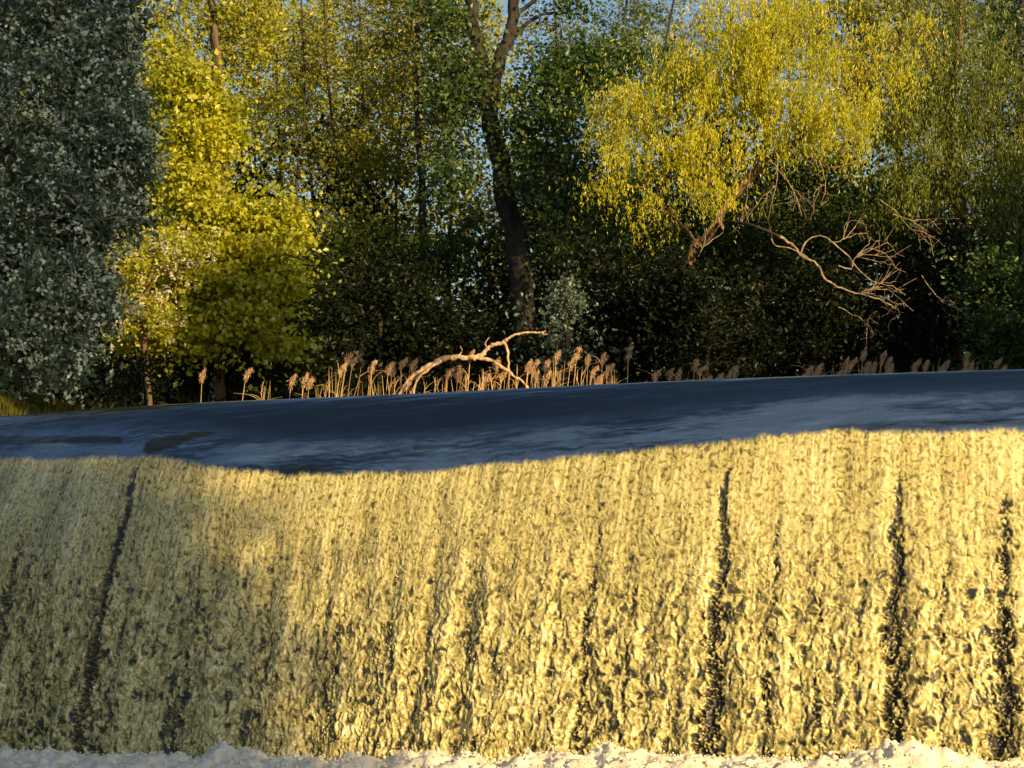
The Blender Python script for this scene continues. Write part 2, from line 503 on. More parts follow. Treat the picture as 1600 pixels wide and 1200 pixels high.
for (pxa, pya, lu, lv, amp) in [(95, 692, 0.42, 0.045, 0.022), (275, 686, 0.20, 0.05, 0.024), (700, 700, 0.16, 0.03, 0.010), (420, 712, 0.2, 0.03, 0.010)]:
    i = np.argmin(np.abs(PXp[:, 120] - pxa)); j = 20 + np.argmin(np.abs(PYp[i, 20:] - pya))
    r2 = ((U - su[i]) / lu) ** 2 + ((V - v_len[j] - 0.25 * (U - su[i]) * 0.3) / lv) ** 2
    lip += amp * np.exp(-r2)
amp = (0.0035 + 0.0145 * grow)
disp = foamy * (amp * 1.25 * (relief - 0.5) + (0.008 + 0.035 * grow) * lum - gcut * (0.012 + 0.035 * grow)
                - 0.5 * amp * sstep(0.2, 0.6, pit)) + (1 - foamy) * lip
disp += foamy * 0.03 * vnoise(U * 1.1, V * 0.35, 91) * sstep(0, 0.4, fall)
disp += foamy * (0.0025 * (1 + grow) * fbm(Uw * 60, Vw * 40, 93, 2) + 0.004 * strand * (1 - 0.6 * grow) + 0.03 * lane * sstep(0.05, 0.6, fall))
gu = np.gradient(B, axis=0); gv = np.gradient(B, axis=1)
Nn = np.cross(gv, gu)
Nn /= np.linalg.norm(Nn, axis=-1)[..., None] + 1e-12
if Nn[NU // 2, NV // 2, 1] > 0:
    Nn = -Nn
P = B + Nn * disp[..., None]
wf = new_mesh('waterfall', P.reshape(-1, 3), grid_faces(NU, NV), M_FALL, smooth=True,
              attrs={'foam': dens, 'glassy': 1 - foamy, 'milk_sheen': milk_sheen, 'tree_refl': tree_refl})
tag(wf, 'golden sheet of water falling over the curved weir', 'waterfall', kind='structure')
del w1, w2, w3, w4, c1, c2, e1, e2, n1, n2, n3

rng = np.random.default_rng(7)

# spray drops in front of the sheet
ico_v = []
t_ = (1 + 5 ** 0.5) / 2
for a_, b_ in ((-1, t_), (1, t_), (-1, -t_), (1, -t_)):
    ico_v += [(a_, b_, 0)]
for a_, b_ in ((-1, t_), (1, t_), (-1, -t_), (1, -t_)):
    ico_v += [(0, a_, b_)]
for a_, b_ in ((t_, -1), (t_, 1), (-t_, -1), (-t_, 1)):
    ico_v += [(a_, 0, b_)]
ico_v = np.array(ico_v, float) / np.hypot(1, t_)
ico_f = np.array([(0, 11, 5), (0, 5, 1), (0, 1, 7), (0, 7, 10), (0, 10, 11), (1, 5, 9), (5, 11, 4), (11, 10, 2), (10, 7, 6), (7, 1, 8),
                  (3, 9, 4), (3, 4, 2), (3, 2, 6), (3, 6, 8), (3, 8, 9), (4, 9, 5), (2, 4, 11), (6, 2, 10), (8, 6, 7), (9, 8, 1)])
nd = 15000
ii = rng.integers(0, NU, nd); jj = (NV * (0.38 + 0.62 * rng.random(nd) ** 0.6)).astype(int).clip(0, NV - 1)
okd = dens[ii, jj] > 0.35
ii, jj = ii[okd], jj[okd]; nd = len(ii)
dc = P[ii, jj] + Nn[ii, jj] * (0.004 + 0.05 * rng.random(nd) ** 2 * (jj / NV))[:, None]
dr = 0.0018 + 0.0045 * rng.random(nd) ** 3
dv = dc[:, None, :] + ico_v[None] * dr[:, None, None] * np.array([0.9, 0.9, 1.5])
df = (ico_f[None] + (np.arange(nd) * 12)[:, None, None]).reshape(-1, 3)
sp_o = new_mesh('spray', dv.reshape(-1, 3), df, M_DROP, smooth=True)
tag(sp_o, 'fine drops of spray thrown off the falling water', 'spray', kind='stuff')

# foam heaps at the foot
nu2, nw = 900, 260
su2 = np.linspace(s0, s1, nu2); C2 = crest_at(su2)
D2 = np.stack([np.interp(su2, su, D[:, i]) for i in (0, 1)], 1)
wv = np.linspace(0.85, 3.4, nw)
UU, WW = np.meshgrid(su2, wv, indexing='ij')
FX = C2[:, None, 0] + D2[:, None, 0] * WW; FY = C2[:, None, 1] + D2[:, None, 1] * WW
pxm, _ = project(np.stack([FX, FY, FX * 0], -1))
hb = 0.12 + 0.05 * fbm(FX * 1.3, FY * 1.3, 201, 3)
low = -0.17 * sstep(1300, 100, pxm) - 0.02
bulge = 0.13 * np.exp(-((pxm - 1410) / 70) ** 2) + 0.06 * np.exp(-((pxm - 940) / 60) ** 2) + 0.03 * np.exp(-((pxm - 350) / 90) ** 2) + 0.03 * np.exp(-((pxm - 660) / 60) ** 2)
env = np.exp(-((WW - 1.35) / 0.28) ** 2)
f1_, f2_, _ = worley(FX * 9 + 0.5 * fbm(FX * 6, FY * 6, 210), FY * 9 + 0.5 * fbm(FX * 6 + 4, FY * 6, 211), 205)
g1_, g2_, _ = worley(FX * 24, FY * 24, 206)
fz = env * (hb + bulge) * (1 + 0.8 * fbm(FX * 5, FY * 5, 207, 3)) + (0.035 * (1 - f1_ ** 2) + 0.016 * (1 - g1_ ** 2) + 0.02 * fbm(FX * 30, FY * 30, 208, 3)) * sstep(3.4, 1.8, WW)
fz = fz * sstep(0.84, 1.05, WW) + low
fy_ = fz.copy()
fv = np.stack([FX, FY, fz], -1)
nbb = 26000
bi = rng.integers(0, nu2, nbb); bj = rng.integers(8, 190, nbb)
bc = fv[bi, bj] + np.stack([rng.normal(0, 0.01, nbb), rng.normal(0, 0.01, nbb), np.abs(rng.normal(0, 0.018, nbb)) * (rng.random(nbb) < 0.5)], 1)
br = 0.004 + 0.011 * rng.random(nbb) ** 3
bv = (bc[:, None, :] + ico_v[None] * br[:, None, None]).reshape(-1, 3)
bf = (ico_f[None] + (np.arange(nbb) * 12)[:, None, None]).reshape(-1, 3) + nu2 * nw
foam_o = new_mesh('foam', np.concatenate([fv.reshape(-1, 3), bv]), [grid_faces(nu2, nw), bf], M_FOAM, smooth=True)
tag(foam_o, 'creamy foam heaped at the foot of the falling water', 'foam', kind='stuff')

# ------------------------------------------------------------------ branches and leaves
class Tubes:
    def __init__(s): s.v = []; s.f = []; s.n = 0; s.cap = []
    def add(s, pts, r0, r1, sides=6, power=1.0, knob=0.0, seed=0):
        pts = np.asarray(pts, float); n = len(pts)
        t = np.gradient(pts, axis=0); t /= np.linalg.norm(t, axis=1)[:, None] + 1e-9
        ref = np.array([0.31, 0.17, 0.93]) if abs(t[0, 2]) < 0.9 else np.array([0.9, 0.4, 0.1])
        a = np.cross(t, ref); a /= np.linalg.norm(a, axis=1)[:, None] + 1e-9
        b = np.cross(t, a)
        q = np.linspace(0, 1, n) ** power
        r = r0 + (r1 - r0) * q
        if knob:
            r = r * (1 + knob * np.sin(np.arange(n) * 2.1 + seed) * 0.5 + knob * (hash2(np.arange(n), np.arange(n) * 0, seed + 5) - 0.5))
        th = np.arange(sides) / sides * 2 * np.pi
        ring = pts[:, None, :] + r[:, None, None] * (np.cos(th)[None, :, None] * a[:, None, :] + np.sin(th)[None, :, None] * b[:, None, :])
        s.v.append(ring.reshape(-1, 3))
        i = np.arange(n - 1)[:, None] * sides; j = np.arange(sides)[None, :]; j2 = (j + 1) % sides
        s.f.append(np.stack([i + j, i + j2, i + sides + j2, i + sides + j], -1).reshape(-1, 4) + s.n)
        s.n += n * sides
        tip = s.n; s.v.append(pts[-1:] + t[-1:] * r[-1]); s.n += 1
        e = tip - sides
        s.cap.append(np.stack([e + np.arange(sides), e + (np.arange(sides) + 1) % sides, np.full(sides, tip)], 1))
    def build(s, name, mat, parent=None, origin=None):
        v = np.concatenate(s.v)
        if origin is not None: v = v - np.asarray(origin)
        return new_mesh(name, v, [np.concatenate(s.f), np.concatenate(s.cap)], mat, parent, smooth=True)


def smooth_path(pts, n=None, jit=0.0, rg=None):
    pts = np.asarray(pts, float)
    m = len(pts)
    n = n or m * 4
    t = np.linspace(0, m - 1, n)
    i = np.clip(t.astype(int), 0, m - 2); f = (t - i)[:, None]
    p0 = pts[np.maximum(i - 1, 0)]; p1 = pts[i]; p2 = pts[i + 1]; p3 = pts[np.minimum(i + 2, m - 1)]
    r = 0.5 * ((2 * p1) + (-p0 + p2) * f + (2 * p0 - 5 * p1 + 4 * p2 - p3) * f ** 2 + (-p0 + 3 * p1 - 3 * p2 + p3) * f ** 3)
    if jit and rg is not None:
        r[1:-1] += rg.normal(0, jit, (n - 2, 3))
    return r


def leaf_quads(c, size, rg, up=0.4, aspect=0.55, axis=None, axis_w=0.0, fold=True):
    """c: (n,3) leaf positions -> verts, faces, a pointed four-cornered leaf each, slightly folded along the rib"""
    n = len(c)
    ax = rg.normal(0, 1, (n, 3))
    if axis is not None:
        ax = ax * (1 - axis_w) + np.asarray(axis) * axis_w * 1.6
    ax /= np.linalg.norm(ax, axis=1)[:, None]
    nm = rg.normal(0, 1, (n, 3)); nm[:, 2] += up * 2
    nm[:, 1] -= up * 0.8
    sd = np.cross(ax, nm); sd /= np.linalg.norm(sd, axis=1)[:, None] + 1e-9
    nn = np.cross(sd, ax)
    L_ = (size * (0.6 + 0.8 * rg.random(n)))[:, None]
    Wd = L_ * aspect * 0.5
    base = c - ax * L_ * 0.5
    tip = c + ax * L_ * 0.5
    fd = nn * L_ * 0.12
    m = c - ax * L_ * 0.06
    v = np.stack([base, m + sd * Wd + fd, tip, m - sd * Wd + fd], 1).reshape(-1, 3)
    i = (np.arange(n) * 4)[:, None]
    if fold:
        f = np.concatenate([i + np.array([[0, 1, 2]]), i + np.array([[0, 2, 3]])], 1).reshape(-1, 3)
    else:
        f = i + np.array([[0, 1, 2, 3]])
    return v, f


def in_ell(n, rg, shell=0.5):
    d = rg.normal(0, 1, (n, 3)); d /= np.linalg.norm(d, axis=1)[:, None]
    return d * (rg.random(n) ** (1 / 3 * (1 - shell) + 0.12))[:, None]


def crown_clumps(ells, rg):
    """ells: (px, py, depth, rx px, ry px, rz m, n) -> clump centres with their ellipsoid index"""
    out = []; idx = []
    for q, (px, py, dp, rxp, ryp, rz, n) in enumerate(ells):
        c = at(px, py, dp); sc = dp / F
        p = c + in_ell(n, rg) * np.array([rxp * sc, rz, ryp * sc])
        out.append(p); idx.append(np.full(n, q))
    return np.concatenate(out), np.concatenate(idx)


def make_tree(name, label, cat, trunks, ells, leafmat, barkmat, seed, leaf=0.07, per=70, cr=0.35, flat=0.7,
              twig=True, droop=0.0, group=None, aspect=0.55, up=0.4, tone_bias=0.0, fold=True, limbs_extra=None, limb_r=0.05,
              loose=0.25, twigmat=None, blossoms=None, gap=-0.22):
    """trunks: list of (list of world points, r0, r1). Crown of leaf clumps, each carried by a twig from the nearest limb."""
    rg = np.random.default_rng(seed)
    base = np.array(trunks[0][0][0])
    root = empty(name, base, label, cat, group)
    tb = Tubes()
    nodes = []
    for (pts, r0, r1) in trunks:
        p = smooth_path(pts, max(8, len(pts) * 5), jit=r0 * 0.12, rg=rg)
        tb.add(p, r0, r1, 10, knob=0.08, seed=seed)
        nodes.append(np.concatenate([p, np.linspace(r0, r1, len(p))[:, None]], 1))
    nodes = np.concatenate(nodes)
    cl, idx = crown_clumps(ells, rg)
    if gap is not None:                                     # openings in the crown
        kp = vnoise(cl[:, 0] * 1.5 + seed, cl[:, 2] * 1.5 + 0.6 * cl[:, 1], seed + 9) > gap
        cl, idx = cl[kp], idx[kp]
    # limbs: trunk -> ellipsoid centres
    for q, e in enumerate(ells):
        c = at(e[0], e[1], e[2]) + rg.normal(0, 0.1, 3)
        d = np.linalg.norm(nodes[:, :3] - c, axis=1) + np.maximum(0, nodes[:, 2] - c[2] + 0.3) * 1.5
        s = nodes[np.argmin(d)]
        ln = np.linalg.norm(c - s[:3])
        if ln > 0.4:
            mid = (s[:3] + c) / 2 + np.array([0, 0, 0.12 * ln]) + rg.normal(0, 0.06 * ln, 3)
            p = smooth_path([s[:3], mid, c], 9, jit=0.015 * ln, rg=rg)
            rr = min(s[3] * 0.65, limb_r * (0.5 + 0.2 * ln))
            tb.add(p, rr, rr * 0.35, 6)
            nodes = np.concatenate([nodes, np.concatenate([p, np.linspace(rr, rr * 0.35, 9)[:, None]], 1)])
    lv = []
    tw = Tubes()
    for c in cl:
        if twig:
            d = np.linalg.norm(nodes[:, :3] - c, axis=1) + np.maximum(0, nodes[:, 2] - c[2]) * 0.8
            s = nodes[np.argmin(d)]
            ln = np.linalg.norm(c - s[:3])
            mid = (s[:3] + c) / 2 + np.array([0, 0, 0.1 * ln]) + rg.normal(0, 0.08 * ln, 3)
            p = smooth_path([s[:3], mid, c], 6)
            rr = min(s[3] * 0.6, 0.008 + 0.006 * ln)
            tw.add(p, rr, 0.004, 4)
        k_ = int(per * (0.5 + rg.random()))
        if droop:
            # leaves along several hanging strands
            ns = max(2, k_ // 14)
            for _ in range(ns):
                st = c + rg.normal(0, cr * 0.6, 3) * np.array([1, 1, 0.5])
                ln = droop * (0.4 + rg.random())
                dv_ = rg.normal(0, 0.35, 2)
                q_ = np.linspace(0, 1, 14)
                pts = st + np.stack([dv_[0] * q_ * ln * (1 - 0.4 * q_), dv_[1] * q_ * ln * (1 - 0.4 * q_), (0.25 * q_ - 1.15 * q_ ** 2) * ln], 1)
                lv.append(pts + rg.normal(0, 0.022, pts.shape))
        else:
            sz = cr * (0.6 + 0.8 * rg.random())
            nrm = rg.normal(0, 1, (k_, 3)) * np.array([sz, sz, sz * flat]) * 0.55
            lv.append(c + nrm)
    lv = np.concatenate(lv)
    if loose:
        extra = cl[rg.integers(0, len(cl), int(len(lv) * loose))]
        lv = np.concatenate([lv, extra + rg.normal(0, cr * 1.3, extra.shape)])
    v, f = leaf_quads(lv, leaf, rg, up=up, aspect=aspect, axis=(0, 0, -1) if droop else None, axis_w=0.6 if droop else 0, fold=fold)
    tone = np.clip(rg.normal(0.5 + tone_bias, 0.2, len(lv)), 0, 0.93)
    tone = np.clip(tone + 0.25 * vnoise(lv[:, 0] * 0.9, lv[:, 2] * 0.9 + lv[:, 1], seed), 0, 0.93)
    if limbs_extra:
        limbs_extra(tb, tw, rg)
    trunk = tb.build('trunk', barkmat, root, base)
    if tw.n:
        tw.build('twigs', twigmat or barkmat, trunk)
        bpy.data.objects[-1] if False else None
        to = trunk.children[0] if trunk.children else None
        me = to.data
        co = np.empty(len(me.vertices) * 3, dtype=np.float32); me.vertices.foreach_get('co', co)
        co = co.reshape(-1, 3) - base.astype(np.float32); me.vertices.foreach_set('co', co.ravel()); me.update()
    new_mesh('crown', v - base, f, leafmat, root, attrs={'tone': np.repeat(tone, 4)})
    if blossoms:
        bm_, nb, bs = blossoms
        cc = cl[rg.integers(0, len(cl), nb)] + rg.normal(0, cr * 0.9, (nb, 3))
        bp = (cc[:, None, :] + rg.normal(0, 0.028, (nb, 11, 3)) * np.array([1, 1, 1.5]) + rg.normal(0, 0.045, (nb, 1, 3)) * np.linspace(-1, 1, 11)[None, :, None]).reshape(-1, 3)
        v, f = leaf_quads(bp, bs, rg, up=0.5, aspect=0.8, fold=False)
        new_mesh('blossom', v - base, f, bm_, root, attrs={'tone': np.repeat(rg.random(len(bp)), 4)})
    return root


# leaf materials
L_SILVER = leaf_mat('silvery_leaf', (0.010, 0.035, 0.012), (0.16, 0.24, 0.11), transl=0.2, gloss=0.35, tcol=(1.1, 1.2, 0.7))
L_YELLOW = leaf_mat('spring_yellow_leaf', (0.20, 0.25, 0.010), (0.58, 0.56, 0.015), transl=0.4, gloss=0.15)
L_GOLD = leaf_mat('golden_leaf', (0.12, 0.14, 0.010), (0.46, 0.46, 0.025), (0.42, 0.30, 0.05), transl=0.35)
L_OLIVE = leaf_mat('olive_leaf', (0.06, 0.08, 0.010), (0.26, 0.25, 0.022), transl=0.35)
L_GREEN = leaf_mat('green_leaf', (0.025, 0.06, 0.012), (0.09, 0.15, 0.022), transl=0.35)
L_DARK = leaf_mat('dark_leaf', (0.004, 0.009, 0.003), (0.015, 0.024, 0.006), transl=0.25, gloss=0.05)  # leaf colour lowered to deepen the shade of the understorey
L_WILLOW = leaf_mat('willow_leaf', (0.19, 0.26, 0.006), (0.76, 0.69, 0.010), transl=0.4, gloss=0.12)
L_RIGHT = leaf_mat('drooping_olive_leaf', (0.06, 0.10, 0.012), (0.24, 0.27, 0.02), transl=0.35)
L_BLUEG = leaf_mat('pale_shrub_leaf', (0.42, 0.52, 0.36), (0.82, 0.88, 0.74), transl=0.2, gloss=0.3)
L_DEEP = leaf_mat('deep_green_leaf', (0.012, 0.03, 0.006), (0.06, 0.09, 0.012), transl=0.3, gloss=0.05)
L_TEAL = leaf_mat('teal_leaf', (0.03, 0.06, 0.045), (0.16, 0.22, 0.16), transl=0.2, gloss=0.2)
L_BLOSSOM = leaf_mat('blossom', (0.45, 0.42, 0.33), (0.80, 0.72, 0.58), transl=0.3, gloss=0, tcol=(1, 1, 0.9))


def gp(px, depth, dz=-0.15):
    """point on the ground under a photo column"""
    x = (px - 800) / F * depth
    return np.array([x, depth, float(ground_z(np.array([x]), np.array([float(depth)]))[0]) + dz])


# --- big silvery tree at the left, near
make_tree('flowering_tree', 'dense silvery green tree with pale flower spikes filling the left edge', 'tree',
          [([gp(-60, 26), at(-70, 400, 26), at(-40, 200, 26.2), at(-60, -60, 26.3)], 0.16, 0.07)],
          [(-60, 0, 26.2, 230, 150, 1.3, 190), (150, 60, 25.7, 85, 110, 0.8, 110), (60, 180, 25.6, 150, 130, 1.0, 160), (175, 230, 25.5, 62, 110, 0.7, 90),
           (-60, 330, 26, 170, 150, 1.1, 120), (110, 340, 25.3, 115, 80, 0.8, 100), (60, 440, 25.2, 110, 80, 0.8, 100), (120, 470, 25.1, 60, 55, 0.5, 45),
           (20, 540, 25.0, 110, 60, 0.7, 80), (-80, 520, 25.5, 100, 110, 0.9, 60), (150, -80, 26, 110, 90, 0.9, 60), (90, 560, 24.9, 55, 40, 0.4, 25)],
          L_SILVER, M_DARKBARK, 11, gap=-0.14, leaf=0.095, per=66, cr=0.17, aspect=0.42, flat=0.9, loose=0.12,
          blossoms=(L_BLUEG, 3400, 0.050))

# --- yellow-green maple, mid left
make_tree('maple_tree', 'bright yellow green tree glowing in sun beside the silvery tree', 'tree',
          [([gp(345, 37), at(342, 430, 37), at(348, 250, 37.1), at(342, 120, 37.2), at(335, 40, 37.2)], 0.10, 0.05)],
          [(262, 120, 36.5, 34, 60, 0.6, 22), (300, 150, 36.5, 48, 70, 0.8, 50), (270, 215, 36.3, 42, 40, 0.6, 36), (322, 225, 36.3, 44, 36, 0.6, 36), (365, 190, 36.4, 26, 36, 0.5, 14), (290, 290, 36.2, 52, 40, 0.6, 46), (345, 330, 36.0, 60, 30, 0.6, 42), (415, 345, 36.0, 55, 26, 0.6, 34),
           (300, 375, 35.9, 60, 30, 0.6, 40), (385, 390, 35.8, 60, 28, 0.6, 36), (455, 375, 35.9, 34, 26, 0.5, 15), (255, 420, 35.7, 55, 30, 0.5, 32), (430, 440, 35.8, 46, 30, 0.5, 26), (345, 445, 35.7, 60, 28, 0.5, 34), (260, 480, 35.6, 66, 26, 0.5, 34), (390, 495, 35.6, 66, 30, 0.5, 36),
           (310, 530, 35.6, 80, 26, 0.5, 32), (430, 540, 35.6, 40, 26, 0.5, 16), (230, 530, 35.5, 60, 30, 0.5, 20), (195, 480, 35.5, 36, 26, 0.5, 14)],
          L_YELLOW, M_BARK, 12, gap=-0.32, leaf=0.095, per=60, cr=0.23, aspect=0.75, flat=0.45, up=0.6, loose=0.25)
# --- blossom shrub leaning between them
make_tree('blossom_shrub', 'shrub with pale pinkish blossom catching sun under the yellow tree', 'shrub',
          [([gp(240, 34.6), at(225, 520, 34.6), at(235, 430, 34.4), at(250, 380, 34.3)], 0.05, 0.02)],
          [(245, 385, 34.3, 60, 30, 0.4, 36), (200, 415, 34.2, 45, 35, 0.4, 26), (290, 400, 34.4, 45, 25, 0.3, 20), (215, 490, 34.2, 60, 30, 0.4, 26)],
          L_YELLOW, M_BARK, 13, leaf=0.06, per=50, cr=0.2, aspect=0.6, blossoms=(L_BLOSSOM, 170, 0.05))

# --- slender trees of the middle and left background
slender = [
    # px trunk points..., depth, r, foliage
    ('tall dark trunked tree with golden leaves, above the yellow green tree', 47, 0.15, [(338, 560), (335, 300), (338, 110), (330, 0), (322, -70)], L_GOLD,
     [(290, 60, 75, 85, 55), (380, 40, 60, 70, 50), (250, 130, 40, 80, 35), (330, -60, 110, 50, 40), (400, 170, 60, 70, 40)]),
    ('slender tree with wispy golden leaves, first right of the yellow tree', 52, 0.055, [(442, 560), (440, 300), (432, 120), (445, -40)], L_GOLD,
     [(440, 40, 60, 90, 45), (455, 170, 55, 80, 40), (420, 290, 50, 70, 28)]),
    ('slender forked tree with brown gold leaves near the top left', 54, 0.05, [(500, 560), (490, 330), (478, 180), (500, 80), (520, -40)], L_GOLD,
     [(510, 30, 60, 80, 45), (490, 150, 55, 70, 40), (520, 260, 50, 60, 30)]),
    ('straight thin trunked tree with olive leaves left of centre', 50, 0.05, [(572, 560), (570, 300), (566, 120), (560, -40)], L_OLIVE,
     [(590, 50, 70, 80, 45), (560, 180, 60, 70, 40), (590, 300, 60, 60, 34)]),
    ('grey trunked tree with yellow olive crown left of the big dark trunk', 46, 0.10, [(650, 570), (660, 400), (658, 260), (650, 140), (655, -40)], L_OLIVE,
     [(650, 30, 85, 70, 60), (670, 140, 70, 70, 50), (640, 250, 70, 60, 40), (690, 330, 50, 60, 28)]),
    ('thin leaning tree with sparse leaves between grey trunk and straight trunk', 49, 0.04, [(610, 560), (618, 400), (622, 250), (640, 60), (650, -30)], L_GOLD,
     [(610, 110, 50, 60, 30), (625, 230, 50, 60, 30), (600, 390, 50, 50, 24)]),
    ('wiry sapling with few gold leaves, left neighbour of the straight thin trunk', 46, 0.045, [(545, 575), (536, 420), (528, 260), (512, 120), (505, -30)], L_GOLD,
     [(520, 90, 45, 60, 16), (540, 240, 45, 50, 16), (530, 360, 50, 40, 14)]),
    ('crooked sapling with few olive leaves, left neighbour of the big dark trunk', 45.5, 0.05, [(712, 575), (700, 430), (706, 300), (688, 170), (700, -30)], L_OLIVE,
     [(700, 200, 45, 60, 14), (690, 60, 45, 60, 18), (715, 350, 45, 40, 12)]),
    ('thin double curved sapling between the slender forked tree and yellow tree', 45, 0.04, [(470, 575), (478, 430), (462, 300), (476, 180), (470, -30)], L_OLIVE,
     [(480, 230, 45, 60, 16), (470, 90, 45, 60, 16), (475, 350, 55, 40, 18)]),
    ('pale green tree seen against the sky right of the big trunk', 58, 0.07, [(960, 540), (955, 300), (965, 120), (985, -40)], L_GREEN,
     [(905, 120, 70, 55, 36), (975, 200, 60, 80, 44), (990, 40, 50, 70, 14), (1040, 120, 50, 80, 30), (930, 300, 70, 60, 40)]),
    ('light crowned green tree against the sky between fork and willow', 64, 0.07, [(870, 540), (868, 300), (872, 120), (860, -60)], L_OLIVE,
     [(850, 40, 60, 60, 26), (930, 60, 70, 60, 30), (1000, 90, 60, 60, 26), (880, 220, 80, 70, 44), (780, 330, 90, 60, 44), (1000, 0, 60, 40, 16)]),
    ('thin tree with pale trunk behind the willow crown top', 60, 0.06, [(1050, 540), (1040, 300), (1035, 120), (1060, -40)], L_OLIVE,
     [(1080, 60, 70, 80, 30), (1040, 250, 60, 80, 40)]),
    ('olive tree rising behind the willow at upper right', 52, 0.12, [(1420, 560), (1410, 300), (1400, 100), (1440, -60)], L_OLIVE,
     [(1400, 20, 110, 70, 70), (1320, 60, 60, 60, 36), (1520, 20, 80, 60, 40), (1380, 150, 90, 60, 44)]),
    ('dark crowned tree standing behind the far right edge', 48, 0.14, [(1610, 560), (1600, 300), (1590, 100), (1600, -60)], L_GREEN,
     [(1590, 60, 60, 90, 60), (1560, 200, 60, 90, 55), (1600, 340, 70, 90, 60), (1680, 150, 90, 160, 50)]),
]
for i, (lab, dp, r, tp, lm, es) in enumerate(slender):
    pts = [gp(tp[0][0], dp)] + [at(a, b, dp) for a, b in tp[1:]]
    make_tree('slender_tree', lab, 'tree', [(pts, r, r * 0.4)], [(a, b, dp + 0.5, c, d, 1.2, n) for a, b, c, d, n in es],
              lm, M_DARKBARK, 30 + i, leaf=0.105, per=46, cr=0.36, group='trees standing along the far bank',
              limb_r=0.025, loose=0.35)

# --- the big dark tree in the middle
def P_(l, d): return [at(a, b, d) for a, b in l]
make_tree('broadleaf_tree', 'large dark forked trunk tree in the middle of the far bank', 'tree',
          [([gp(824, 43)] + P_([(820, 470), (806, 380), (788, 290), (766, 190), (748, 90), (736, 20), (728, -60)], 43), 0.26, 0.11),
           (P_([(770, 215), (768, 150), (783, 90), (800, 35), (806, -20), (812, -70)], 43), 0.15, 0.09),
           (P_([(788, 80), (815, 45), (850, 22), (905, 22)], 43), 0.055, 0.02),
           (P_([(803, 25), (830, 5), (860, -25)], 43), 0.05, 0.03)],
          [(690, 30, 42.6, 60, 60, 1.2, 40), (720, 130, 42.4, 50, 60, 1.0, 36), (850, 180, 42.3, 70, 70, 1.2, 60), (900, 110, 42.3, 65, 50, 1.0, 50), (960, 90, 42.5, 40, 40, 0.8, 22), (860, 280, 42.2, 60, 60, 1.0, 46),
           (930, 330, 42.0, 70, 60, 1.0, 50), (710, 280, 42.4, 50, 60, 1.0, 34), (700, 380, 44.5, 60, 50, 0.8, 26), (890, 385, 44.5, 60, 50, 0.8, 26), (880, 10, 43, 50, 24, 0.8, 9)],
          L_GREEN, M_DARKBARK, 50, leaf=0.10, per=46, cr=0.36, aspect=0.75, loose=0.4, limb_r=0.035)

# --- the willow, with its dead limb
def willow_extra(tb, tw, rg):
    pass
wil = make_tree('willow_tree', 'leaning willow with brilliant yellow drooping foliage and pinkish trunk', 'tree',
          [([gp(1040, 38.5)] + P_([(1075, 420), (1105, 370), (1135, 320), (1165, 285), (1200, 250), (1240, 224), (1290, 215)], 38), 0.10, 0.045),
           (P_([(1150, 305), (1190, 250), (1196, 200), (1188, 150), (1205, 60), (1215, -40)], 38.3), 0.06, 0.03),
           (P_([(1240, 224), (1285, 180), (1340, 130), (1385, 75), (1415, 55), (1470, 52)], 38.2), 0.05, 0.015),
           (P_([(1240, 226), (1270, 250), (1300, 262), (1345, 250)], 37.8), 0.035, 0.012)],
          [(1180, 20, 38, 90, 70, 1.2, 95), (1150, 110, 37.8, 110, 60, 1.0, 100), (1220, 110, 37.6, 80, 80, 1.0, 85), (1040, 150, 37.8, 95, 55, 1.0, 75), (985, 190, 37.8, 65, 60, 0.9, 50),
           (1060, 60, 38, 45, 50, 0.9, 22), (970, 270, 37.7, 50, 40, 0.7, 22), (1250, 190, 37.3, 60, 50, 0.7, 45), (1310, 190, 37.2, 50, 40, 0.6, 30), (1340, 215, 37.1, 32, 38, 0.5, 26), (1090, 230, 37.7, 90, 40, 0.9, 44),
           (1300, 60, 38, 80, 60, 1.0, 44), (1010, 330, 37.6, 60, 40, 0.8, 18), (1390, 110, 37.9, 50, 34, 0.8, 20), (1355, 165, 37.4, 34, 24, 0.5, 14), (1440, 60, 38.1, 60, 40, 0.8, 20), (1110, 290, 37.5, 60, 36, 0.6, 18), (930, 200, 37.8, 24, 40, 0.5, 10)],
          L_WILLOW, M_WILLOWBARK, 60, gap=-0.12, leaf=0.075, per=90, cr=0.30, droop=0.42, aspect=0.30, up=0.3, loose=0.15, limb_r=0.03)
wb = np.array(wil.location)
dl = Tubes(); rg = np.random.default_rng(99)
def twigs_fan(tb, start, ends, dp, r):
    for (ex, ey) in ends:
        s = at(start[0], start[1], dp); e = at(ex, ey, dp - 0.3 + 0.6 * rg.random())
        m = (s + e) / 2 + rg.normal(0, 0.06, 3) + np.array([0, 0, 0.06])
        p = smooth_path([s, m, e], 10, jit=0.012, rg=rg)
        tb.add(p, r, 0.004, 5)
        for _ in range(3):
            i = rg.integers(3, 9); q = p[i]; dv_ = (p[-1] - p[0]) * 0.25 + rg.normal(0, 0.14, 3)
            tb.add(smooth_path([q, q + dv_ * 0.5 + rg.normal(0, 0.02, 3), q + dv_], 5), r * 0.5, 0.003, 4)
DD = 36.6
lb = Tubes(); lb.add(smooth_path([at(1130, 345, 37.8)] + P_([(1175, 352), (1222, 371)], DD), 10), 0.03, 0.024, 7, knob=0.2)
lb.build('limb_base', M_DARKBARK, wil, wb)  # unlit start of the limb, its shade put in as dark bark
dl.add(smooth_path(P_([(1215, 368), (1240, 385), (1252, 400), (1275, 412), (1290, 436), (1318, 452), (1345, 460), (1375, 468), (1400, 482)], DD), 40, jit=0.008, rg=rg), 0.026, 0.010, 8, knob=0.25)
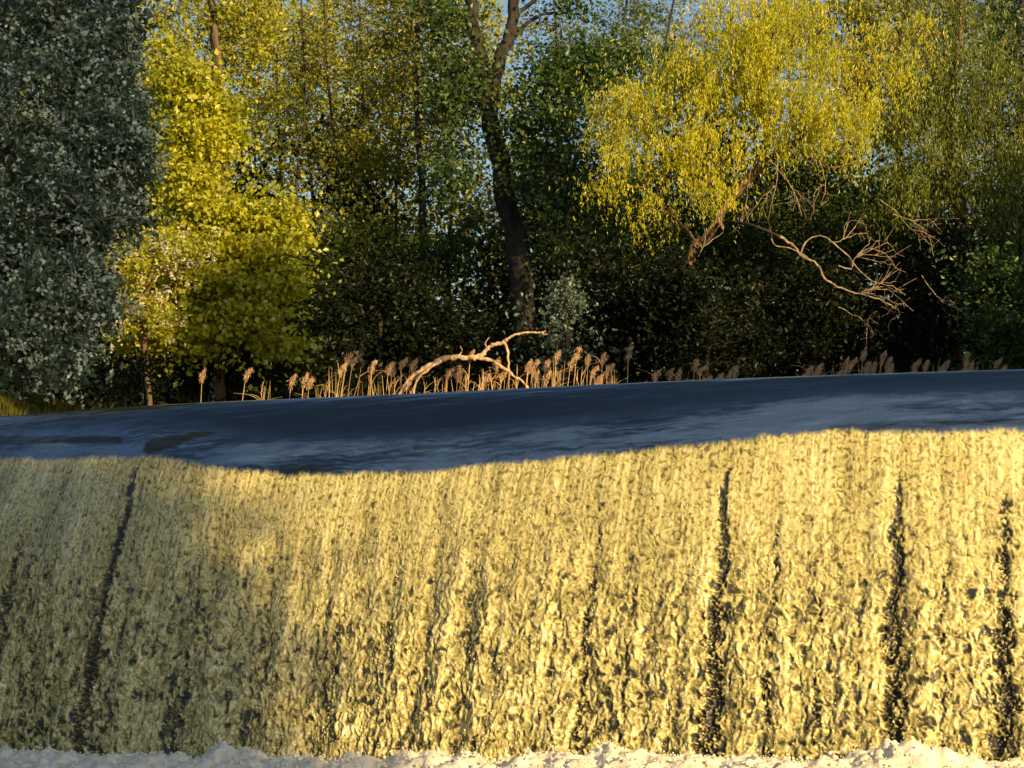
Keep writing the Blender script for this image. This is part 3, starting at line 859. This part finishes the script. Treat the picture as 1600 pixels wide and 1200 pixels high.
dl.add(smooth_path(P_([(1250, 400), (1262, 375), (1285, 368), (1300, 378), (1318, 374), (1335, 355), (1345, 340)], DD), 24, jit=0.006, rg=rg), 0.014, 0.005, 6)
dl.add(smooth_path(P_([(1205, 372), (1212, 384), (1235, 388), (1262, 402)], DD - 0.1), 12), 0.010, 0.012, 5)
dl.add(smooth_path(P_([(1300, 378), (1325, 400), (1345, 425), (1365, 440), (1395, 448), (1415, 462)], DD), 20, jit=0.006, rg=rg), 0.014, 0.005, 6)
dl.add(smooth_path(P_([(1310, 415), (1330, 420), (1338, 400), (1360, 388), (1385, 398), (1400, 420)], DD), 20, jit=0.006, rg=rg), 0.013, 0.004, 6)
twigs_fan(dl, (1345, 460), [(1400, 440), (1412, 452), (1390, 425), (1408, 470), (1385, 478), (1372, 440)], DD, 0.010)
twigs_fan(dl, (1338, 402), [(1395, 385), (1400, 402), (1375, 375), (1398, 415), (1360, 370)], DD, 0.008)
twigs_fan(dl, (1318, 374), [(1350, 350), (1330, 330), (1355, 365)], DD, 0.008)
twigs_fan(dl, (1400, 482), [(1392, 500), (1378, 496), (1414, 474)], DD, 0.005)
o = dl.build('dead_limb', M_PALEBARK, wil, wb)
o['label'] = 'bleached bare limb with a fan of twigs'
for pth in ([(1375, 312), (1400, 330), (1425, 360), (1460, 385)], [(1395, 335), (1425, 345), (1450, 362)], [(1075, 430), (1100, 380), (1098, 340), (1090, 300)],
            [(1100, 385), (1130, 360), (1122, 330)], [(1310, 480), (1335, 492), (1355, 505), (1365, 520)], [(1440, 430), (1470, 470), (1500, 485)], [(1205, 250), (1235, 290), (1250, 330)],
            [(1175, 255), (1165, 320), (1172, 350)], [(1215, 240), (1212, 290), (1200, 345)], [(1280, 250), (1290, 290), (1282, 320)]):
    dl = Tubes()
    dl.add(smooth_path(P_(pth, DD + 0.4), 14, jit=0.01, rg=rg), 0.009, 0.003, 5)
    twigs_fan(dl, pth[-2], [(pth[-1][0] + rg.normal(0, 14), pth[-1][1] + rg.normal(0, 12)) for _ in range(3)], DD + 0.4, 0.005)
    dl.build('bare_twig', M_PALEBARK, wil, wb)

# --- drooping olive tree at the right
make_tree('willow_tree', 'broad olive green drooping tree filling the right side', 'tree',
          [([gp(1500, 40)] + P_([(1490, 450), (1500, 330), (1480, 200), (1500, 60), (1510, -50)], 40), 0.17, 0.06)],
          [(1440, 110, 39.4, 90, 60, 1.0, 60), (1520, 150, 39.2, 80, 70, 1.0, 65), (1430, 200, 39, 80, 50, 0.9, 50), (1540, 260, 38.9, 80, 60, 0.9, 60), (1460, 280, 38.8, 80, 45, 0.8, 46),
           (1590, 180, 39, 60, 90, 0.9, 45), (1500, 30, 39.6, 100, 50, 1.0, 45), (1580, 350, 38.7, 50, 60, 0.7, 34), (1400, 300, 38.8, 50, 30, 0.6, 18), (1650, 300, 39, 60, 200, 1.0, 60)],
          L_RIGHT, M_BARK, 70, leaf=0.085, per=80, cr=0.32, droop=0.45, aspect=0.32, loose=0.2, limb_r=0.03)

# --- shrubs of the bank
shrubs = [
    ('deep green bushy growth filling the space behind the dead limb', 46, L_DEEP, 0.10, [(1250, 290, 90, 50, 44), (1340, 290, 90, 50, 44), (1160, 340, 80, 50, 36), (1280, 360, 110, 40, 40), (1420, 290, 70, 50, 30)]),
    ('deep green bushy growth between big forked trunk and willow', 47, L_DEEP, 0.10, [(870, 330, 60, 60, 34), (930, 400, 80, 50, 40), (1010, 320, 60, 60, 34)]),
    ('leafy green shrub at lower right below the drooping tree', 37.0, L_GREEN, 0.09, [(1570, 430, 55, 40, 34), (1540, 490, 60, 50, 36), (1590, 540, 50, 50, 30)]),
    ('small pale leaved shrub behind the right end of the fallen branch', 36.5, L_TEAL, 0.085, [(880, 465, 20, 34, 9), (885, 530, 32, 34, 12), (862, 555, 30, 24, 6)]),
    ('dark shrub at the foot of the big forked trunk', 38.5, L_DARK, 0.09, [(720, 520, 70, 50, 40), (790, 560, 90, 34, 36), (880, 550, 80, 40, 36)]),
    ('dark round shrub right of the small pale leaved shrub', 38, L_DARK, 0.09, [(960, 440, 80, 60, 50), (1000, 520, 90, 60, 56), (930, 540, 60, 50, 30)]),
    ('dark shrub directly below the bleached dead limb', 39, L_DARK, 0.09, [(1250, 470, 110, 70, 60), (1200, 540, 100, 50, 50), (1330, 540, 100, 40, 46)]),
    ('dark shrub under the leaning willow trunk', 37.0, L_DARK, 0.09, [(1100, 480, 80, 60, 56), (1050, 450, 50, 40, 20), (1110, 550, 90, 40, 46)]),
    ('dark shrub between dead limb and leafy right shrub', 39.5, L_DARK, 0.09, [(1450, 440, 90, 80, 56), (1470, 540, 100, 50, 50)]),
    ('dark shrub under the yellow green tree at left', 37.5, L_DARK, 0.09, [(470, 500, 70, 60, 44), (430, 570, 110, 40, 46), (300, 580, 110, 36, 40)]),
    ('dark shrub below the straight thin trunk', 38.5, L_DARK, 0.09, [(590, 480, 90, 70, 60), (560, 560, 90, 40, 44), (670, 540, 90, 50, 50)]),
    ('small shrub of dull green needles on the left bank below the silvery tree', 27.5, L_DARK, 0.05, [(190, 590, 70, 32, 40), (120, 602, 60, 26, 26)]),
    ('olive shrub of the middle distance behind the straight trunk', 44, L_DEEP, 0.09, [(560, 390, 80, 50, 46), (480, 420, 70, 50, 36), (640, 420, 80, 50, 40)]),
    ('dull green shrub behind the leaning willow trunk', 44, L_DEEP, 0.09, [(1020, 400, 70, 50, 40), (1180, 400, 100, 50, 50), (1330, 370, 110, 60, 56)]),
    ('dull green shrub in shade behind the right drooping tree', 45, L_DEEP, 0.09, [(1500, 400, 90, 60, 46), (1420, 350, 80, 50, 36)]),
]
for i, (lab, dp, lm, ls, es) in enumerate(shrubs):
    cx = es[0][0]
    pts = [gp(cx, dp), at(cx + 5, es[0][1] + 40, dp), at(cx - 4, es[0][1], dp)]
    make_tree('shrub', lab, 'shrub', [(pts, 0.05, 0.02)], [(a, b, dp, c, d, 0.8, n) for a, b, c, d, n in es],
              lm, M_DARKBARK, 100 + i, leaf=ls, per=60 if ls > 0.06 else 90, cr=0.32 if dp > 30 else 0.18, aspect=0.6, loose=0.3, limb_r=0.02)

# --- far-off wood behind, reads as one mass
rg = np.random.default_rng(500)
nc = 4600
wx = rg.uniform(-22, 26, nc); wy = rg.uniform(62, 84, nc); wz = rg.random(nc)
top = 17 + 3.5 * vnoise(wx * 0.25, wx * 0, 9) - 7.5 * np.exp(-((wx / wy * F + 800 - 930) / 110) ** 2) - 4 * np.exp(-((wx / wy * F + 800 - 1060) / 60) ** 2)
wz = UP + 0.8 + (wz ** 1.15) * top * wy / 70
cl = np.stack([wx, wy, wz], 1)
keep = vnoise(wx * 0.5, wz * 0.4, 77) > -0.42 - 0.6 * (wz < 9)
cl = cl[keep]
lv = (cl[:, None, :] + rg.normal(0, 0.45, (len(cl), 60, 3))).reshape(-1, 3)
v, f = leaf_quads(lv, 0.15, rg, up=0.4, aspect=0.7, fold=False)
wo = new_mesh('woods', v, f, L_GOLD, attrs={'tone': np.repeat(np.clip(rg.normal(0.45, 0.22, len(lv)), 0, 1), 4)})
tag(wo, 'far wood of golden leaved trees behind the bank', 'woods', kind='stuff')

# shaded understorey under it
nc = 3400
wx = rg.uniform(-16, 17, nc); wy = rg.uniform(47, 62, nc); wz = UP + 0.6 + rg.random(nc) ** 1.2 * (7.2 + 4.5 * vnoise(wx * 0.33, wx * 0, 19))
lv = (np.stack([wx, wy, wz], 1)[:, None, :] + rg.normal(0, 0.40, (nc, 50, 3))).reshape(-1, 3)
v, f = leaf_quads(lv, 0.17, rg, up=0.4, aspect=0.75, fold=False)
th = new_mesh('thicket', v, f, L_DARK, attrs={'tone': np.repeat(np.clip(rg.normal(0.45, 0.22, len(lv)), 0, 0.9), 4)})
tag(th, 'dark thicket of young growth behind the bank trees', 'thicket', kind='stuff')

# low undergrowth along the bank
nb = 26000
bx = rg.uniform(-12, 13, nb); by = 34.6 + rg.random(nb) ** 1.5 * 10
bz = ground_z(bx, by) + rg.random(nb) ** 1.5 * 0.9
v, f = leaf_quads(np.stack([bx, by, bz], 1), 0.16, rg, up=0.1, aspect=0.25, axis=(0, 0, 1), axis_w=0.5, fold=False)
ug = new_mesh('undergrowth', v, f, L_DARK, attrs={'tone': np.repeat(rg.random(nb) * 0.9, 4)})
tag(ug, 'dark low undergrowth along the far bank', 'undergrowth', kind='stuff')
# grass on the left bank by the weir
nb = 16000
bx = rg.uniform(-8, -2.6, nb); by = rg.uniform(20, 31, nb)
gz_ = ground_z(bx, by)
ok = gz_ > UP - 0.1
bx, by, gz_ = bx[ok], by[ok], gz_[ok]
v, f = leaf_quads(np.stack([bx, by, gz_ + 0.05], 1), 0.16, rg, up=0.0, aspect=0.12, axis=(0, 0, 1), axis_w=0.75, fold=False)
L_GRASS = leaf_mat('bank_grass', (0.05, 0.055, 0.012), (0.14, 0.13, 0.03), transl=0.3, gloss=0)
gr = new_mesh('grass', v, f, L_GRASS, attrs={'tone': np.repeat(rg.random(len(bx)) * 0.9, 4)})
tag(gr, 'dull olive grass on the left bank at the weir end', 'grass', kind='stuff')

# ------------------------------------------------------------------ unseen trees added beyond the frame, placed and shaped to cast shade
side = [(14, -10.9, 9.2, 3.6, 2.3), (14, -2.9, 15.0, 3.9, 2.4), (14, 8.7, 13.6, 1.5, 1.15), (14, 17.8, 8.2, 3.5, 2.7), (14.5, 24.3, 6.6, 3.0, 2.9),
        (15, 30.5, 7.8, 4.2, 3.0), (15, 36.5, 8.4, 4.8, 3.2), (16, 43, 9.2, 5.4, 3.4), (18, 50, 9.8, 5.8, 3.8)]
side_lab = ['unseen tree added to shade the left of the fall', 'tall unseen tree added to shade the silvery tree', 'slim unseen tree added to shade the lower yellow green tree', 'round unseen tree added to shade the middle of the far bank', 'second unseen shade tree added upstream on the right bank',
            'third unseen shade tree added upstream on the right bank', 'fourth unseen shade tree added upstream on the right bank', 'fifth unseen shade tree added upstream on the right bank', 'farthest unseen shade tree added on the right bank']
for i, (x, y, zc, rz, R) in enumerate(side):
    H = zc + rz
    rg = np.random.default_rng(700 + i)
    z0 = float(ground_z(np.array([x]), np.array([float(y)]))[0])
    base = np.array([x, y, z0 - 0.1])
    root = empty('shade_tree', base, side_lab[i], 'tree', 'unseen trees added for shade')
    tb = Tubes()
    if i == 1:                                              # trunk leaned aside so its shadow misses the fall
        base = np.array([15.0, 4.2, float(ground_z(np.array([15.0]), np.array([4.2]))[0]) - 0.1]); root.location = base
    tp = smooth_path([base, base * 0.75 + np.array([x, y, 0]) * 0.25 + [0, 0, (zc - z0) * 0.75 + z0 * 0.25], [x, y, zc], [x, y, H - 1]] if i == 1 else [base, base + [0.2, 0.1, (H - z0) * 0.5], [x, y, H - 1]], 12)
    tb.add(tp, 0.22, 0.05, 8)
    n = 330
    e = in_ell(n, rg, 0.4) * np.array([R, R, rz]) * 0.9 + np.array([x, y, zc])
    for c in e[::3]:
        s = tp[np.argmin(np.linalg.norm(tp - c, axis=1) + np.maximum(0, tp[:, 2] - c[2]))]
        tb.add(smooth_path([s, (s + c) / 2 + [0, 0, 0.2], c], 5), 0.03, 0.008, 4)
    tb.build('trunk', M_DARKBARK, root, base)
    lv = (e[:, None, :] + rg.normal(0, 0.36, (n, int(22 * R) if i else 130, 3))).reshape(-1, 3)
    v, f = leaf_quads(lv, 0.17, rg, up=0.2, aspect=0.7, fold=False)
    new_mesh('crown', v - base, f, L_GREEN, root, attrs={'tone': np.repeat(rg.random(len(lv)), 4)})

# ------------------------------------------------------------------ fallen branch
rg = np.random.default_rng(900)
FD = 31.2
fb = Tubes()
fb.add(smooth_path([at(612, 640, FD)] + P_([(638, 596), (655, 582), (672, 570), (690, 562), (712, 558), (735, 559), (752, 556)], FD), 34, jit=0.008, rg=rg), 0.040, 0.037, 9, knob=0.3, seed=4)
fb.add(smooth_path(P_([(740, 560), (752, 556), (762, 545), (770, 538), (785, 536), (791, 531)], FD), 22, jit=0.007, rg=rg), 0.037, 0.024, 8, knob=0.35, seed=2)
fb.add(smooth_path(P_([(788, 533), (798, 526), (812, 521), (830, 519), (846, 520), (852, 517)], FD), 20, jit=0.003, rg=rg), 0.020, 0.010, 7, knob=0.12)
fb.add(smooth_path(P_([(846, 520), (851, 523), (855, 522)], FD), 5), 0.010, 0.005, 5)
fb.add(smooth_path(P_([(745, 558), (765, 563), (785, 574), (802, 586), (820, 600), (835, 625)], FD), 24, jit=0.006, rg=rg), 0.030, 0.014, 8, knob=0.3, seed=6)
fb.add(smooth_path(P_([(788, 534), (793, 550), (795, 570), (796, 592), (797, 630)], FD), 18, jit=0.006, rg=rg), 0.022, 0.012, 6, knob=0.2)
fb.add(smooth_path(P_([(690, 563), (668, 578), (650, 596), (645, 625)], FD - 0.3), 12, jit=0.005, rg=rg), 0.024, 0.014, 6, knob=0.2)
fb.add(smooth_path(P_([(762, 545), (758, 536), (764, 528)], FD), 6), 0.014, 0.006, 5)
fb.add(smooth_path(P_([(715, 558), (722, 548), (719, 541)], FD), 6), 0.012, 0.005, 5)
b0 = at(612, 640, FD)
fbo = fb.build('fallen_branch', M_DRIFT, None, b0)
fbo.location = b0
tag(fbo, 'bleached fallen branch arching out of the reeds, sunlit', 'branch')

# ------------------------------------------------------------------ reeds
ORD = ['first', 'second', 'third', 'fourth', 'fifth', 'sixth', 'seventh', 'eighth', 'ninth', 'tenth', 'eleventh', 'twelfth', 'thirteenth', 'fourteenth',
       'fifteenth', 'sixteenth', 'seventeenth', 'eighteenth', 'nineteenth', 'twentieth', 'twenty-first', 'twenty-second', 'twenty-third', 'twenty-fourth',
       'twenty-fifth', 'twenty-sixth', 'twenty-seventh', 'twenty-eighth', 'twenty-ninth', 'thirtieth', 'thirty-first', 'thirty-second', 'thirty-third', 'thirty-fourth',
       'thirty-fifth', 'thirty-sixth', 'thirty-seventh', 'thirty-eighth', 'thirty-ninth', 'fortieth']
# plumed reeds: x of head, y of head top, lean in px (head minus foot)
plumed = [(316, 575, 3), (386, 570, 14), (456, 582, 8), (476, 582, 10), (484, 585, 8),
          (533, 566, 14), (543, 546, 18), (552, 549, 14), (582, 557, 6), (579, 573, 10), (608, 562, 12), (614, 565, 12), (627, 553, 3), (645, 559, 4),
          (700, 569, 6), (716, 574, 8), (735, 541, 6), (762, 579, 10), (777, 553, 8), (783, 572, 4), (754, 586, 9),
          (825, 562, 8), (833, 560, 10), (853, 555, 8), (855, 576, 5), (869, 545, 4), (893, 552, 14), (902, 539, 12), (919, 547, 22), (926, 566, 12),
          (942, 545, 6), (950, 565, 9), (954, 586, 8), (982, 537, 3), (934, 580, 8), (838, 577, 6),
          (1023, 571, 2), (1047, 572, 5), (1060, 574, 6), (1086, 555, 8), (1095, 562, 7), (1102, 580, 6), (1122, 578, 4), (1140, 571, 4), (1148, 570, 6),
          (1249, 579, 4), (1262, 568, 10), (1279, 561, 12), (1272, 572, 4), (1310, 569, 10), (1322, 560, 8), (1329, 552, 8), (1349, 538, 10), (1353, 562, 6), (1365, 559, 9), (1378, 545, 12),
          (1387, 551, 14), (1390, 567, 8), (1384, 574, 6), (1424, 570, 4), (1429, 557, 8), (1446, 556, 8), (1468, 568, 10), (1476, 555, 12), (1502, 568, 4), (1509, 547, 3),
          (1517, 566, 3), (1557, 550, 9), (1566, 566, 5), (1596, 571, 3)]
rg = np.random.default_rng(321)
bare = []
for (a, b, n, lo, hi) in [(392, 425, 6, 590, 604), (486, 512, 5, 590, 606), (505, 570, 17, 568, 600), (572, 640, 16, 572, 600), (640, 735, 20, 574, 600), (735, 818, 20, 568, 598),
                          (820, 880, 18, 566, 594), (880, 965, 22, 562, 592), (1015, 1060, 5, 578, 590), (1075, 1150, 7, 574, 588), (1250, 1300, 4, 568, 580),
                          (1300, 1400, 9, 562, 578), (1420, 1570, 9, 562, 574)]:
    for x in np.sort(rg.uniform(a, b, n)):
        bare.append((float(x), float(lo + (hi - lo) * rg.random() ** 0.7), float(rg.normal(5, 10))))


def clump(x):
    if x < 395: return None
    if x < 430: return 'in the short tuft left of the main stand'
    if x < 500: return 'in the thin row left of the main stand'
    if x < 650: return 'in the stand left of the fallen branch'
    if x < 818: return 'in the stand under the fallen branch'
    if x < 965: return 'in the stand right of the fallen branch'
    if x < 1000: return None
    if x < 1170: return 'in the short row below the willow trunk'
    if x < 1410: return 'in the shaded clump below the dead limb'
    return 'in the shaded row at the far right'


special = {316: 'lone dry reed, leftmost of all, upright with a small head', 386: 'lone dry reed with drooping head, second from the far left',
           982: 'tall lone dry reed standing just right of the main stand', }
cnt = {}
items = [(x, y, l, True) for x, y, l in plumed] + [(x, y, l, False) for x, y, l in bare]
items.sort(key=lambda q: q[0])
for (x, ytop, lean, plume) in items:
    dp = 31.6 + rg.uniform(-0.9, 1.2)
    if x < 430: dp = 30.5
    foot = at(x - lean * (0.7 if plume else 1) * 1.6, ytop, dp)
    foot[2] = UP - 0.15
    topp = at(x, ytop, dp)
    kind = 'plumed' if plume else 'bare'
    cl_ = clump(x)
    key = (kind, cl_)
    if round(x) in special and plume:
        lab = special[round(x)]
    else:
        i_ = cnt.get(key, 0); cnt[key] = i_ + 1
        lab = ('%s feathery-headed reed from the left %s' if plume else '%s headless straw stem from the left %s') % (ORD[i_], cl_)
    root = empty('reed', foot, lab, 'reed', 'dry reeds standing above the weir')
    h = topp - foot
    tb = Tubes()
    bend = lean / 90.0
    stem_top = foot + h * (0.94 if plume else 1.0)
    mid = foot + h * 0.55 - np.array([bend * 0.25, 0, 0]) + np.array([rg.normal(0, 0.01), 0, 0])
    pth = smooth_path([foot, foot + h * 0.25 - np.array([bend * 0.15, 0, 0]), mid, stem_top], 14)
    rr = rg.uniform(0.005, 0.009)
    if not plume: rr = rg.uniform(0.004, 0.011)
    tb.add(pth, rr, rr * (0.6 if plume else 0.15), 6, power=1.0 if plume else 2.5)
    # dry leaf sheaths hugging the stem
    for _ in range(rg.integers(1, 5)):
        i = rg.integers(7, 13); q = pth[i]
        d_ = np.array([rg.normal(0.02, 0.10), rg.normal(0, 0.06), rg.uniform(0.08, 0.26)])
        tb.add(smooth_path([q, q + d_ * 0.6, q + d_ + [d_[0] * 0.6, 0, -0.06 * rg.random()]], 6), 0.0055, 0.0012, 3)
    tb.build('stem', M_REED, root, foot)
    if plume:
        n = 150
        L0 = rg.uniform(0.15, 0.24)
        s = rg.random(n)
        side_ = 1 if lean >= 0 else -1
        # the plume bows over to one side
        q_ = rg.uniform(0.4, 1.3)
        cxp = side_ * 0.075 * s * s * q_
        czp = -0.10 + L0 * (s - 0.22 * q_ * s * s)
        spread = 0.005 + 0.018 * np.sin(np.pi * np.clip(0.12 + s * 0.85, 0, 1))
        pc = stem_top + np.stack([cxp + rg.normal(0, 1, n) * spread, rg.normal(0, 1, n) * spread, czp + rg.normal(0, 0.012, n)], 1)
        v, f = leaf_quads(pc, 0.062, rg, up=0.1, aspect=0.13, axis=(0.35 * side_, 0, 0.8), axis_w=0.6, fold=False)
        new_mesh('seed_head', v - foot, f, M_PLUME, root, attrs={'tone': np.repeat(rg.random(n), 4)})
